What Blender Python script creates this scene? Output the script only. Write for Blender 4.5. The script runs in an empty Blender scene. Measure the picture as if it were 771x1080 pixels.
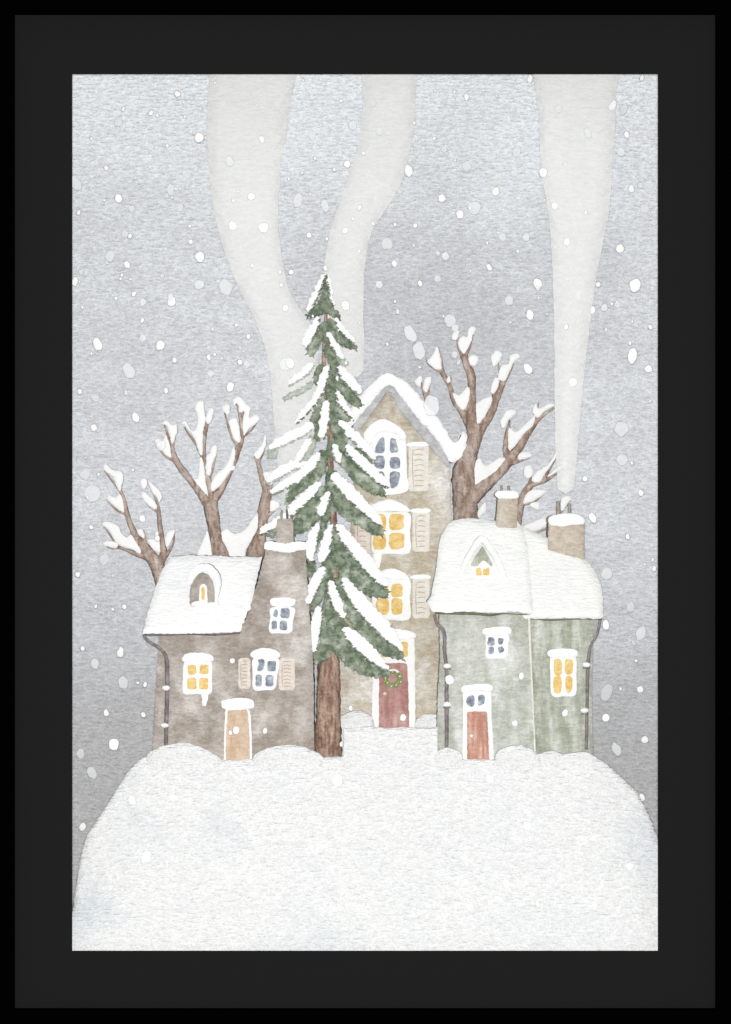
import bpy, bmesh, math, random
from mathutils import Vector, noise, geometry
random.seed(7)
S = 0.001            # one unit of the drawing grid = 1 mm
D = 4000.0           # camera stands 4 m in front of the mat
CX, CY = 385.5, 540.0
scene = bpy.context.scene
col = scene.collection
WL = {}              # world location of every parent

def P(px, py, d):
    f = (D + d) / D
    return Vector(((px - CX) * f * S, d * S, (CY - py) * f * S))

def Z(x0, y0, s):
    return lambda pts: [(x0 + x / s, y0 + y / s) + tuple(w / s for w in r) for x, y, *r in pts]

def lin(r, g, b):
    out = []
    for v in (r, g, b):
        v /= 255.0
        out.append(v / 12.92 if v <= 0.04045 else ((v + 0.055) / 1.055) ** 2.4)
    return out

# ------------------------------------------------------------------ materials
GAIN = 0.75
def paint(name, c1, c2=None, size=30, grain=0.06, bump=0.5, contrast=(0.38, 0.62), stretch=(1, 1, 1), c3=None, alpha=None, gain=GAIN, wash=None):
    m = bpy.data.materials.new(name); m.use_nodes = True
    nt = m.node_tree; N = nt.nodes; L = nt.links; N.clear()
    out = N.new('ShaderNodeOutputMaterial')
    tc = N.new('ShaderNodeTexCoord')
    c2 = c2 or c1
    def nz(scale, detail, st=(1, 1, 1), rough=0.55, off=0.0):
        mp = N.new('ShaderNodeMapping'); mp.inputs['Scale'].default_value = tuple(scale * s for s in st)
        mp.inputs['Location'].default_value = (off, off * .7, off * 1.3)
        L.new(tc.outputs['Object'], mp.inputs['Vector'])
        n = N.new('ShaderNodeTexNoise'); n.inputs['Scale'].default_value = 1.0
        n.inputs['Detail'].default_value = detail; n.inputs['Roughness'].default_value = rough
        L.new(mp.outputs[0], n.inputs['Vector']); return n.outputs['Fac']
    def ramp(fac, a, b, lo=0.0, hi=1.0):
        r = N.new('ShaderNodeMapRange'); r.inputs['From Min'].default_value = a; r.inputs['From Max'].default_value = b
        r.inputs['To Min'].default_value = lo; r.inputs['To Max'].default_value = hi
        L.new(fac, r.inputs['Value']); return r.outputs[0]
    def mixc(fac, a, b, mode='MIX'):
        mx = N.new('ShaderNodeMix'); mx.data_type = 'RGBA'; mx.blend_type = mode
        for sock, v in ((mx.inputs[0], fac), (mx.inputs[6], a), (mx.inputs[7], b)):
            if isinstance(v, (int, float)): sock.default_value = v
            elif isinstance(v, (list, tuple)): sock.default_value = (*v[:3], 1)
            else: L.new(v, sock)
        return mx.outputs[2]
    k1 = [v * gain for v in lin(*c1)]; k2 = [v * gain for v in lin(*c2)]
    c = mixc(ramp(nz(1000.0 / size, 5, stretch, 0.62), *contrast), k1, k2)
    if c3:
        c = mixc(ramp(nz(1000.0 / (size * 1.7), 4, stretch, 0.6, 5.3), 0.50, 0.68), c, [v * gain for v in lin(*c3)])
    if wash: c = wash(N, L, tc, c, mixc, ramp, nz, lambda q: [v * gain for v in lin(*q)])
    # pigment granulation in the paper tooth, with the tooth's relief shading painted in
    tooth = nz(1.0, 4, (115, 115, 330), 0.6, 2.1)
    g = ramp(tooth, 0.38, 0.62, 1 - grain, 1 + grain * 0.5)
    fine = nz(1.0, 3, (380, 380, 520), 0.65, 7.7)
    mg = N.new('ShaderNodeMath'); mg.operation = 'MULTIPLY'; L.new(g, mg.inputs[0]); L.new(ramp(fine, 0.4, 0.6, 1 - grain * .6, 1 + grain * .4), mg.inputs[1]); g = mg.outputs[0]
    gm = N.new('ShaderNodeCombineColor')
    for i in range(3): L.new(g, gm.inputs[i])
    c = mixc(1.0, c, gm.outputs[0], 'MULTIPLY')
    bp = N.new('ShaderNodeBump'); bp.inputs['Strength'].default_value = bump; bp.inputs['Distance'].default_value = 0.0055
    L.new(tooth, bp.inputs['Height'])
    b = N.new('ShaderNodeBsdfPrincipled')
    b.inputs['Roughness'].default_value = 1.0; b.inputs['Specular IOR Level'].default_value = 0.0
    L.new(c, b.inputs['Base Color']); L.new(bp.outputs[0], b.inputs['Normal'])
    if alpha is not None:
        b.inputs['Alpha'].default_value = alpha
    L.new(b.outputs[0], out.inputs[0])
    return m

def plain(name, rgb, rough=1.0, spec=0.0):
    m = bpy.data.materials.new(name); m.use_nodes = True
    nt = m.node_tree; b = nt.nodes['Principled BSDF']
    n = nt.nodes.new('ShaderNodeTexNoise'); n.inputs['Scale'].default_value = 700
    mx = nt.nodes.new('ShaderNodeMix'); mx.data_type = 'RGBA'
    mx.inputs[6].default_value = (*[v * 0.96 for v in rgb], 1); mx.inputs[7].default_value = (*[v * 1.04 for v in rgb], 1)
    nt.links.new(n.outputs['Fac'], mx.inputs[0]); nt.links.new(mx.outputs[2], b.inputs['Base Color'])
    b.inputs['Roughness'].default_value = rough; b.inputs['Specular IOR Level'].default_value = spec
    return m

def sky_wash(N, L, tc, c, mixc, ramp, nz, K):
    # layered washes of the painted backdrop: pale at the top edge, greyer towards the bottom, loose blooms
    sp = N.new('ShaderNodeSeparateXYZ'); L.new(tc.outputs['Object'], sp.inputs[0])
    ad = N.new('ShaderNodeMath'); ad.operation = 'MULTIPLY_ADD'; ad.inputs[1].default_value = 0.30
    L.new(nz(4.5, 4, (1, 1, 1.6), 0.6, 9.0), ad.inputs[0]); L.new(sp.outputs[2], ad.inputs[2])
    c = mixc(ramp(ad.outputs[0], 0.42, 0.66), c, K((222, 226, 230)))
    c = mixc(ramp(ad.outputs[0], 0.14, -0.16), c, K((180, 180, 182)))
    v = N.new('ShaderNodeVectorMath'); v.operation = 'DISTANCE'; v.inputs[1].default_value = (0.085, 0.3, 0.215)
    L.new(tc.outputs['Object'], v.inputs[0])
    a2 = N.new('ShaderNodeMath'); a2.operation = 'MULTIPLY_ADD'; a2.inputs[1].default_value = 0.28
    L.new(nz(9, 4, (1, 1, 1.6), 0.6, 3.0), a2.inputs[0]); L.new(v.outputs['Value'], a2.inputs[2])
    c = mixc(ramp(a2.outputs[0], 0.37, 0.15, 0, 0.85), c, K((180, 181, 184)))
    for (p, r, q) in (((-0.24, 0.3, 0.15), 0.10, (190, 191, 194)), ((-0.05, 0.3, 0.27), 0.09, (192, 193, 197)), ((0.30, 0.3, -0.30), 0.14, (172, 172, 173)), ((-0.32, 0.3, -0.28), 0.14, (176, 176, 177)), ((0.16, 0.3, 0.36), 0.10, (222, 227, 231))):
        v = N.new('ShaderNodeVectorMath'); v.operation = 'DISTANCE'; v.inputs[1].default_value = p
        L.new(tc.outputs['Object'], v.inputs[0])
        a2 = N.new('ShaderNodeMath'); a2.operation = 'MULTIPLY_ADD'; a2.inputs[1].default_value = 0.24
        L.new(nz(12, 5, (1, 1, 2.2), 0.65, p[0] * 30), a2.inputs[0]); L.new(v.outputs['Value'], a2.inputs[2])
        c = mixc(ramp(a2.outputs[0], r + 0.14, r - 0.01, 0, 0.65), c, K(q))
    return c

def snow_wash(N, L, tc, c, mixc, ramp, nz, K):
    for (p, r, q) in (((-0.225, 0.03, -0.345), 0.055, (223, 230, 233)), ((-0.145, 0.04, -0.335), 0.05, (229, 234, 236)), ((-0.26, 0.05, -0.285), 0.04, (222, 229, 232)),
                      ((-0.30, 0.02, -0.43), 0.06, (219, 227, 231)), ((0.31, 0.05, -0.36), 0.07, (224, 231, 236)), ((-0.05, 0.02, -0.455), 0.07, (231, 236, 238))):
        v = N.new('ShaderNodeVectorMath'); v.operation = 'DISTANCE'; v.inputs[1].default_value = p
        L.new(tc.outputs['Object'], v.inputs[0])
        a2 = N.new('ShaderNodeMath'); a2.operation = 'MULTIPLY_ADD'; a2.inputs[1].default_value = 0.16
        L.new(nz(22, 4, (1, 1, 1.3), 0.6, p[0] * 40), a2.inputs[0]); L.new(v.outputs['Value'], a2.inputs[2])
        c = mixc(ramp(a2.outputs[0], r + 0.07, r - 0.01, 0, 0.8), c, K(q))
    return c

M = dict(
    sky=paint('painted_sky_paper', (208, 211, 215), (200, 202, 206), 60, 0.14, 1.0, stretch=(1, 1, 1.8), wash=sky_wash, gain=1.18),
    ground=paint('snow_ground', (247, 247, 246), (243, 244, 244), 60, 0.065, 1.0, wash=snow_wash, gain=0.83),
    snow=paint('snow_white', (248, 248, 247), (241, 243, 244), 26, 0.025, 0.35, contrast=(0.5, 0.75), gain=0.80),
    roofsnow=paint('roof_snow', (246, 246, 245), (238, 240, 241), 34, 0.03, 0.45, contrast=(0.48, 0.7), gain=0.80),
    cream=paint('roof_snow_cream', (243, 243, 240), (235, 237, 235), 34, 0.03, 0.45, contrast=(0.48, 0.7), gain=0.80),
    brown=paint('brown_grey_plaster', (196, 187, 179), (172, 161, 151), 34, 0.15, 0.7, contrast=(0.42, 0.58), c3=(224, 219, 213)),
    dormerwall=paint('dormer_plaster', (190, 183, 174), (160, 151, 142), 10, 0.08, 0.5),
    tan=paint('tan_plaster', (216, 209, 195), (198, 186, 164), 30, 0.15, 0.7, contrast=(0.42, 0.58), c3=(240, 236, 229)),
    green=paint('sage_plaster', (213, 215, 208), (193, 196, 183), 30, 0.13, 0.7, contrast=(0.42, 0.58), c3=(238, 239, 235), stretch=(1.6, 1, 0.7)),
    greend=paint('dark_sage_plaster', (204, 207, 195), (177, 181, 164), 20, 0.14, 0.7, contrast=(0.42, 0.58), c3=(228, 230, 222), stretch=(2.0, 1, 0.5)),  # darker sage for the wing wall and triangular dormer
    chim=paint('tan_chimney', (208, 197, 182), (194, 180, 162), 14, 0.12, 0.6, c3=(222, 214, 202)),
    chimb=paint('grey_brown_chimney', (200, 192, 184), (182, 173, 165), 12, 0.12, 0.6),
    bark=paint('grey_brown_bark', (200, 180, 167), (160, 135, 121), 8, 0.13, 0.6, contrast=(0.42, 0.58), stretch=(1.5, 1, 0.6), c3=(220, 208, 199)),
    firbark=paint('fir_bark', (190, 161, 144), (144, 114, 101), 9, 0.15, 0.6, contrast=(0.42, 0.58), stretch=(2, 1, 0.5), c3=(222, 194, 176)),
    fir=paint('fir_needles', (146, 156, 136), (106, 120, 100), 7, 0.16, 0.6, c3=(196, 202, 188), contrast=(0.44, 0.56)),
    firlight=paint('pale_fir_needles', (206, 212, 203), (184, 194, 180), 9, 0.12, 0.6),  # pale needles; on the left boughs the smoke's veil is painted into them
    frame=paint('white_window_paint', (246, 246, 245), (240, 241, 241), 10, 0.02, 0.3, gain=0.79),
    amber=paint('amber_painted_glow', (240, 210, 146), (228, 186, 104), 5, 0.08, 0.3, c3=(246, 226, 176)),  # lamplight of the lit windows put into the pane colour, nothing emits
    blue=paint('slate_blue_glass', (166, 172, 181), (122, 132, 146), 5, 0.10, 0.3, c3=(204, 208, 214)),
    red=paint('dull_red_door', (196, 156, 149), (176, 130, 124), 12, 0.12, 0.4, stretch=(2, 1, .5), c3=(210, 180, 174)),
    terra=paint('terracotta_door', (208, 164, 147), (190, 136, 117), 8, 0.12, 0.4, stretch=(3, 1, .3), c3=(224, 190, 176)),
    ochre=paint('pale_ochre_door', (222, 201, 180), (208, 178, 150), 14, 0.10, 0.4, stretch=(2, 1, .5), c3=(234, 218, 202)),
    shut=paint('pale_pink_shutter', (236, 226, 217), (224, 211, 200), 8, 0.08, 0.4),
    shutc=paint('cream_shutter', (238, 234, 226), (228, 222, 211), 8, 0.06, 0.4),
    slat=paint('shutter_line', (202, 184, 170), (194, 176, 160), 8, 0.06, 0.3),
    trim=paint('blue_grey_trim', (207, 207, 208), (178, 179, 182), 10, 0.09, 0.4),
    pipe=paint('dark_pipe', (158, 149, 148), (122, 112, 113), 8, 0.08, 0.4),
    gutter=paint('dark_gutter', (128, 120, 122), (106, 98, 100), 8, 0.06, 0.4),
    gutterg=paint('olive_gutter', (140, 138, 120), (112, 108, 92), 8, 0.06, 0.4),
    ridge=paint('cream_corner', (238, 237, 226), (230, 229, 214), 8, 0.05, 0.4),
    wreath=paint('wreath_green', (164, 188, 118), (136, 164, 92), 3, 0.1, 0.4, c3=(170, 184, 142)),
    knob=paint('pale_knob', (240, 228, 196), (232, 214, 170), 4, 0.03, 0.2),
    pot=paint('chimney_pot', (176, 170, 158), (158, 150, 138), 6, 0.08, 0.4),
    potd=paint('dark_chimney_pot', (118, 116, 124), (100, 98, 106), 6, 0.08, 0.4),
    smoke=paint('white_smoke', (252, 252, 249), (249, 249, 247), 40, 0.05, 0.5, alpha=0.36, gain=1.03),
    soft=paint('soft_snowflake', (246, 247, 248), (240, 242, 244), 10, 0.0, 0.0, alpha=0.36, gain=0.98),
    mat=plain('charcoal_mat_board', (0.0098, 0.0098, 0.0100)),
    black=plain('black_frame_paint', (0.0004, 0.0004, 0.0004)),
    case=plain('case_board', (0.05, 0.05, 0.05)),
)

# ------------------------------------------------------------------ objects
def empty(name, p, label, cat, group=None):
    o = bpy.data.objects.new(name, None); col.objects.link(o)
    o.empty_display_size = 0.02; o.location = p; WL[o.name] = Vector(p)
    o['label'] = label; o['category'] = cat
    if group: o['group'] = group
    return o

def link(name, bm, mat, parent=None, at=None):
    base = WL[parent.name] if parent else (Vector(at) if at is not None else Vector((0, 0, 0)))
    bmesh.ops.translate(bm, verts=bm.verts, vec=-base)
    bmesh.ops.recalc_face_normals(bm, faces=bm.faces)
    me = bpy.data.meshes.new(name); bm.to_mesh(me); bm.free()
    me.materials.append(M[mat])
    o = bpy.data.objects.new(name, me); col.objects.link(o)
    if parent: o.parent = parent
    else: o.location = base
    WL[o.name] = base
    return o

def smooth_loop(pts, step=2.0, smooth=True):
    n = len(pts); out = []
    for i in range(n):
        p0, p1, p2, p3 = pts[i - 1], pts[i], pts[(i + 1) % n], pts[(i + 2) % n]
        k = max(1, int(math.hypot(p2[0] - p1[0], p2[1] - p1[1]) / step))
        for j in range(k):
            t = j / k
            if smooth:
                q = [0.5 * ((2 * p1[a]) + (-p0[a] + p2[a]) * t + (2 * p0[a] - 5 * p1[a] + 4 * p2[a] - p3[a]) * t * t + (-p0[a] + 3 * p1[a] - 3 * p2[a] + p3[a]) * t ** 3) for a in (0, 1)]
            else:
                q = [p1[a] + (p2[a] - p1[a]) * t for a in (0, 1)]
            out.append(tuple(q))
    return out

def pillow(bm, pts, d, thick, r=3.0, step=2.5, smooth=True, jit=0.35, slope=None, lump=0.0, grid=None, jf=0.35, lens=False):
    """closed solid: outline pts, rounded front edge, extruded straight back to depth d+thick"""
    loop = smooth_loop(pts, step, smooth)
    sd = random.random() * 50
    lp = []
    for x, y in loop:
        lp.append((x + jit * 2 * noise.noise((x * jf, y * jf, sd)), y + jit * 2 * noise.noise((x * jf, y * jf, sd + 9))))
    # drop near-duplicates
    cl = []
    for p in lp:
        if not cl or math.hypot(p[0] - cl[-1][0], p[1] - cl[-1][1]) > step * 0.3: cl.append(p)
    if math.hypot(cl[0][0] - cl[-1][0], cl[0][1] - cl[-1][1]) < step * 0.3: cl.pop()
    lp = cl; n = len(lp)
    xs = [p[0] for p in lp]; ys = [p[1] for p in lp]
    g = grid or max(step, min(r * 0.5, 8))
    def inside(x, y):
        c = False; j = n - 1
        for i in range(n):
            if (ys[i] > y) != (ys[j] > y) and x < (xs[j] - xs[i]) * (y - ys[i]) / (ys[j] - ys[i]) + xs[i]: c = not c
            j = i
        return c
    def dist(x, y):
        b = 1e9
        for i in range(n):
            j = (i + 1) % n
            ax, ay = lp[i]; bx, by = lp[j]; dx, dy = bx - ax, by - ay
            t = max(0, min(1, ((x - ax) * dx + (y - ay) * dy) / (dx * dx + dy * dy + 1e-9)))
            e = math.hypot(x - ax - t * dx, y - ay - t * dy)
            if e < b: b = e
        return b
    co = [Vector(p) for p in lp]; es = [0.0] * n
    gy = min(ys) + g * 0.5; row = 0
    while gy < max(ys):
        gx = min(xs) + g * (0.5 if row % 2 else 0.1)
        while gx < max(xs):
            if inside(gx, gy):
                e = dist(gx, gy)
                if e > g * 0.35: co.append(Vector((gx, gy))); es.append(e)
            gx += g
        gy += g * 0.87; row += 1
    vo, ed, fa, ov, oe, of = geometry.delaunay_2d_cdt(co, [(i, (i + 1) % n) for i in range(n)], [], 1, 1e-4)
    rh = min(r * 0.4, thick * 0.5)
    fv = []; bv = []
    omap = {}
    for k, v in enumerate(vo):
        src = ov[k][0] if ov[k] else None
        e = es[src] if src is not None and src < len(es) else 0.0
        t = max(0.0, 1 - e / max(r, .01))
        dep = d + rh * (1 - math.sqrt(max(0, 1 - t * t)))
        if slope: dep += slope(v.x, v.y)
        if lump: dep += lump * noise.noise((v.x * 0.06, v.y * 0.06, sd)) * min(1, e / r)
        fv.append(bm.verts.new(P(v.x, v.y, dep)))
        if src is not None and src < n: omap[src] = len(fv) - 1
    fac = (D + d) / D
    for k, v in enumerate(vo):
        q = fv[k].co
        bv.append(bm.verts.new((q.x, ((2 * (d + rh) * S - q.y) + 0.0006) if lens else (d + thick) * S, q.z)))
    for f in fa:
        try:
            a = bm.faces.new([fv[i] for i in f]); a.smooth = True
            bm.faces.new([bv[i] for i in reversed(f)])
        except ValueError: pass
    idx = [omap[i] for i in range(n) if i in omap]
    for i in range(len(idx)):
        a, b = idx[i], idx[(i + 1) % len(idx)]
        try:
            bm.faces.new([fv[a], fv[b], bv[b], bv[a]])
            for q in ((fv[a], fv[b]), (bv[a], bv[b])): bm.edges.get(q).smooth = False
        except ValueError: pass

def shape(name, pts, d, thick, mat, parent=None, at=None, **k):
    bm = bmesh.new(); pillow(bm, pts, d, thick, **k); return link(name, bm, mat, parent, at)

def ribbon(pts, jit=0.0, seed=0):
    """polyline of (x, y, width) -> outline polygon with round ends"""
    dense = []
    for i in range(len(pts) - 1):
        p0 = pts[max(0, i - 1)]; p1 = pts[i]; p2 = pts[i + 1]; p3 = pts[min(len(pts) - 1, i + 2)]
        k = max(2, int(math.hypot(p2[0] - p1[0], p2[1] - p1[1]) / 2.0))
        for j in range(k):
            t = j / k
            dense.append([0.5 * ((2 * p1[a]) + (-p0[a] + p2[a]) * t + (2 * p0[a] - 5 * p1[a] + 4 * p2[a] - p3[a]) * t * t + (-p0[a] + 3 * p1[a] - 3 * p2[a] + p3[a]) * t ** 3) for a in (0, 1, 2)])
    dense.append(list(pts[-1]))
    # rounded ends
    for rng in (range(len(dense)), range(len(dense) - 1, -1, -1)):
        acc = 0.0; last = None
        for i in rng:
            if last is not None: acc += math.hypot(dense[i][0] - dense[last][0], dense[i][1] - dense[last][1])
            last = i; h = max(1.0, dense[i][2] * 0.6)
            if acc >= h: break
            dense[i][2] *= math.sqrt(max(0.04, 1 - (1 - acc / h) ** 2))
    Lf, Rt = [], []
    for i, (x, y, w) in enumerate(dense):
        a = dense[max(0, i - 1)]; b = dense[min(len(dense) - 1, i + 1)]
        dx, dy = b[0] - a[0], b[1] - a[1]; l = math.hypot(dx, dy) or 1
        nx, ny = -dy / l, dx / l
        wl = w / 2 + jit * noise.noise((x * .45, y * .45, seed)) * 2; wr = w / 2 + jit * noise.noise((x * .45, y * .45, seed + 7)) * 2
        Lf.append((x + nx * max(.3, wl), y + ny * max(.3, wl))); Rt.append((x - nx * max(.3, wr), y - ny * max(.3, wr)))
    return Lf + Rt[::-1]

def tube(bm, pts, d, flat=1.0, seg=10, jit=0.12, dd=None):
    """round limb along (x, y, width) at depth d (dd: depth change along it)"""
    dense = []
    for i in range(len(pts) - 1):
        p0 = pts[max(0, i - 1)]; p1 = pts[i]; p2 = pts[i + 1]; p3 = pts[min(len(pts) - 1, i + 2)]
        k = max(2, int(math.hypot(p2[0] - p1[0], p2[1] - p1[1]) / 2.5))
        for j in range(k):
            t = j / k
            dense.append([0.5 * ((2 * p1[a]) + (-p0[a] + p2[a]) * t + (2 * p0[a] - 5 * p1[a] + 4 * p2[a] - p3[a]) * t * t + (-p0[a] + 3 * p1[a] - 3 * p2[a] + p3[a]) * t ** 3) for a in (0, 1, 2)])
    dense.append(list(pts[-1]))
    rings = []; m = len(dense)
    for i, (x, y, w) in enumerate(dense):
        a = dense[max(0, i - 1)]; b = dense[min(m - 1, i + 1)]
        dx, dy = b[0] - a[0], b[1] - a[1]; l = math.hypot(dx, dy) or 1
        nx, ny = -dy / l, dx / l
        dep = d + (dd * i / m if dd else 0)
        ring = []
        for s in range(seg):
            th = 2 * math.pi * s / seg
            rr = max(.25, w / 2 * (1 + jit * 2 * noise.noise((x * .25 + s, y * .25, th))))
            ring.append(bm.verts.new(P(x + nx * rr * math.cos(th), y + ny * rr * math.cos(th), dep + rr * flat * math.sin(th))))
        rings.append(ring)
    for i in range(m - 1):
        for s in range(seg):
            f = bm.faces.new([rings[i][s], rings[i][(s + 1) % seg], rings[i + 1][(s + 1) % seg], rings[i + 1][s]]); f.smooth = True
    for rg, rev in ((rings[0], True), (rings[-1], False)):
        c = bm.verts.new(sum((v.co for v in rg), Vector()) / seg)
        for s in range(seg): bm.faces.new([rg[s], rg[(s + 1) % seg], c])

def blob(bm, px, py, d, rx, ry, rd=None, rot=0.0, sub=2, rough=0.12):
    t = bmesh.new(); bmesh.ops.create_icosphere(t, subdivisions=sub, radius=1)
    vm = {}; sd = random.random() * 99; rd = rd or min(rx, ry)
    for v in t.verts:
        k = 1 + rough * 2 * noise.noise(v.co * 1.3 + Vector((sd, 0, 0)))
        x, z = v.co.x * rx * k, v.co.z * ry * k
        X = x * math.cos(rot) - z * math.sin(rot); Y = x * math.sin(rot) + z * math.cos(rot)
        vm[v] = bm.verts.new(P(px + X, py - Y, d + v.co.y * rd * k))
    for f in t.faces:
        g = bm.faces.new([vm[v] for v in f.verts]); g.smooth = True
    t.free()

def rrect(x0, y0, x1, y1, c=1.5, tx=0.0):
    return [(x0 + c + tx, y0), ((x0 + x1) / 2, y0 - .2), (x1 - c + tx, y0), (x1 + tx, y0 + c), (x1, (y0 + y1) / 2), (x1, y1 - c), (x1 - c, y1), ((x0 + x1) / 2, y1), (x0 + c, y1), (x0, y1 - c), (x0, (y0 + y1) / 2), (x0 + tx, y0 + c)]

def box(bm, x0, x1, d0, d1, z0, z1):
    vs = [bm.verts.new((x * S, y * S, z * S)) for x in (x0, x1) for y in (d0, d1) for z in (z0, z1)]
    for f in ((0, 1, 3, 2), (4, 6, 7, 5), (0, 4, 5, 1), (2, 3, 7, 6), (0, 2, 6, 4), (1, 5, 7, 3)):
        bm.faces.new([vs[i] for i in f])

# ------------------------------------------------------------------ frame, mat and case
def ringbox(bm, xo0, xo1, yo0, yo1, xi0, xi1, yi0, yi1, d0, d1):
    """rectangular ring with mitred corners, front face at d0, back at d1 (grid x, y)"""
    def q(px, py, d): return bm.verts.new(((px - CX) * S, d * S, (CY - py) * S))
    O = [(xo0, yo0), (xo1, yo0), (xo1, yo1), (xo0, yo1)]; I = [(xi0, yi0), (xi1, yi0), (xi1, yi1), (xi0, yi1)]
    of = [q(*p, d0) for p in O]; nf = [q(*p, d0) for p in I]; ob = [q(*p, d1) for p in O]; nb = [q(*p, d1) for p in I]
    for i in range(4):
        j = (i + 1) % 4
        bm.faces.new([of[i], of[j], nf[j], nf[i]]); bm.faces.new([ob[j], ob[i], nb[i], nb[j]])
        bm.faces.new([of[j], of[i], ob[i], ob[j]]); bm.faces.new([nf[i], nf[j], nb[j], nb[i]])

fr = empty('picture_frame', (0, 0.0, -0.556), 'black box frame with a wide charcoal mat around the winter village', 'picture frame')
bm = bmesh.new(); ringbox(bm, -8, 779, -8, 1088, 15.8, 754.2, 15.8, 1063.2, -16, 4.5); link('moulding', bm, 'black', fr)
bm = bmesh.new(); ringbox(bm, 12, 758, 12, 1067, 76, 694, 78, 1003, 0, 3); link('mat_board', bm, 'mat', fr)
bm = bmesh.new(); ringbox(bm, -6, 777, -6, 1086, -2, 773, -2, 1082, 4.8, 340)
box(bm, -391, 391, 332, 339, -545, 545); link('case', bm, 'case', fr)

# ------------------------------------------------------------------ painted sky: a coved sheet lining the case
bm = bmesh.new()
prof = [(-382, 6), (-382, 120), (-382, 260)]
for k in range(1, 9):
    a = math.pi / 2 * k / 8; prof.append((-382 + 50 * (1 - math.cos(a)), 260 + 50 * math.sin(a)))
prof += [(-200, 310), (0, 310), (200, 310)]
prof += [(-x, y) for x, y in reversed(prof[:11])]
prevv = None
for x, y in prof:
    cur = [bm.verts.new((x * S, y * S, z * S)) for z in (-530, -200, 150, 530)]
    if prevv:
        for i in range(3):
            f = bm.faces.new([prevv[i], cur[i], cur[i + 1], prevv[i + 1]]); f.smooth = True
    prevv = cur
o = link('sky', bm, 'sky'); o['kind'] = 'structure'

# ------------------------------------------------------------------ snow hill
TOP = [(20, 1060), (60, 1010), (76, 962), (80, 935), (84, 908), (90, 884), (100, 868), (112, 850), (124, 830), (136, 812), (150, 798), (165, 798), (200, 801), (300, 801), (345, 799),
       (400, 797), (470, 800), (540, 802), (600, 801), (628, 799), (640, 806), (656, 820), (672, 836), (682, 854), (690, 872), (698, 900), (706, 960), (712, 1010), (750, 1060)]
def itp(tab, x):
    if x <= tab[0][0]: return tab[0][1]
    for (a, b), (c, e) in zip(tab, tab[1:]):
        if x <= c: return b + (e - b) * (x - a) / (c - a)
    return tab[-1][1]
def ss(t): t = max(0, min(1, t)); return t * t * (3 - 2 * t)
BASEY = 1040
def ground_y(x, d):
    T = itp(TOP, x) + 1.2 * noise.noise((x * .06, 3.3, 0))
    face = BASEY - 240 * (d - 6) / 60.0 + 3 * noise.noise((x * .015, d * .06, 4))      # steep front face of the mound
    if 362 < x < 462: T = 767 + 2 * noise.noise((x * .05, 1, 0))
    k = 5.0                                                                             # rounded shoulder where the face meets the top
    h = max(0.0, min(1.0, 0.5 + 0.5 * (face - T) / k))
    y = T * (1 - h) + face * h + k * h * (1 - h)
    y += 40 * ss((d - 190) / 100)
    return y
bm = bmesh.new(); rows = []
ds = [6] + [7 + i * 1.5 for i in range(50)] + [86, 94, 102, 110, 118, 126, 134, 142, 150, 158, 166, 175, 190, 210, 235, 260, 285, 308]
xs = sorted([20 + i * 4 for i in range(184)] + [361.5, 362.5, 461.5, 462.5])
for d in ds: rows.append([bm.verts.new(P(x, ground_y(x, d), d)) for x in xs])
for i in range(len(ds) - 1):
    for j in range(len(xs) - 1):
        f = bm.faces.new([rows[i][j], rows[i][j + 1], rows[i + 1][j + 1], rows[i + 1][j]]); f.smooth = True
o = link('snow_ground', bm, 'ground'); o['kind'] = 'structure'

banks = [([(154, 800), (164, 790), (180, 785), (198, 784), (214, 789), (227, 796), (234, 803), (232, 830), (194, 832), (156, 830)], 63),
         ([(266, 801), (278, 791), (298, 786), (316, 787), (330, 792), (341, 800), (340, 830), (303, 832), (268, 830)], 63),
         ([(458, 798), (466, 790), (475, 789), (484, 793), (488, 800), (488, 830), (472, 832), (457, 830)], 63),
         ([(522, 802), (525, 793), (535, 788), (547, 786), (558, 789), (567, 795), (572, 802), (571, 830), (546, 832), (522, 830)], 62.5),
         ([(564, 800), (573, 794), (584, 792), (594, 796), (605, 794), (617, 793), (628, 798), (631, 806), (628, 830), (596, 832), (564, 830)], 64),
         ([(352, 762), (362, 754), (374, 750), (385, 751), (393, 758), (395, 767), (395, 796), (370, 798), (348, 796)], 128),
         ([(437, 768), (440, 758), (450, 753), (462, 754), (474, 760), (478, 796), (452, 798), (436, 796)], 128)]
for pts, d in banks:
    o = shape('snow_bank', pts, d, 16, 'ground', at=P(pts[0][0], pts[0][1], d), r=9, grid=3)
    o['kind'] = 'structure'

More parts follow.
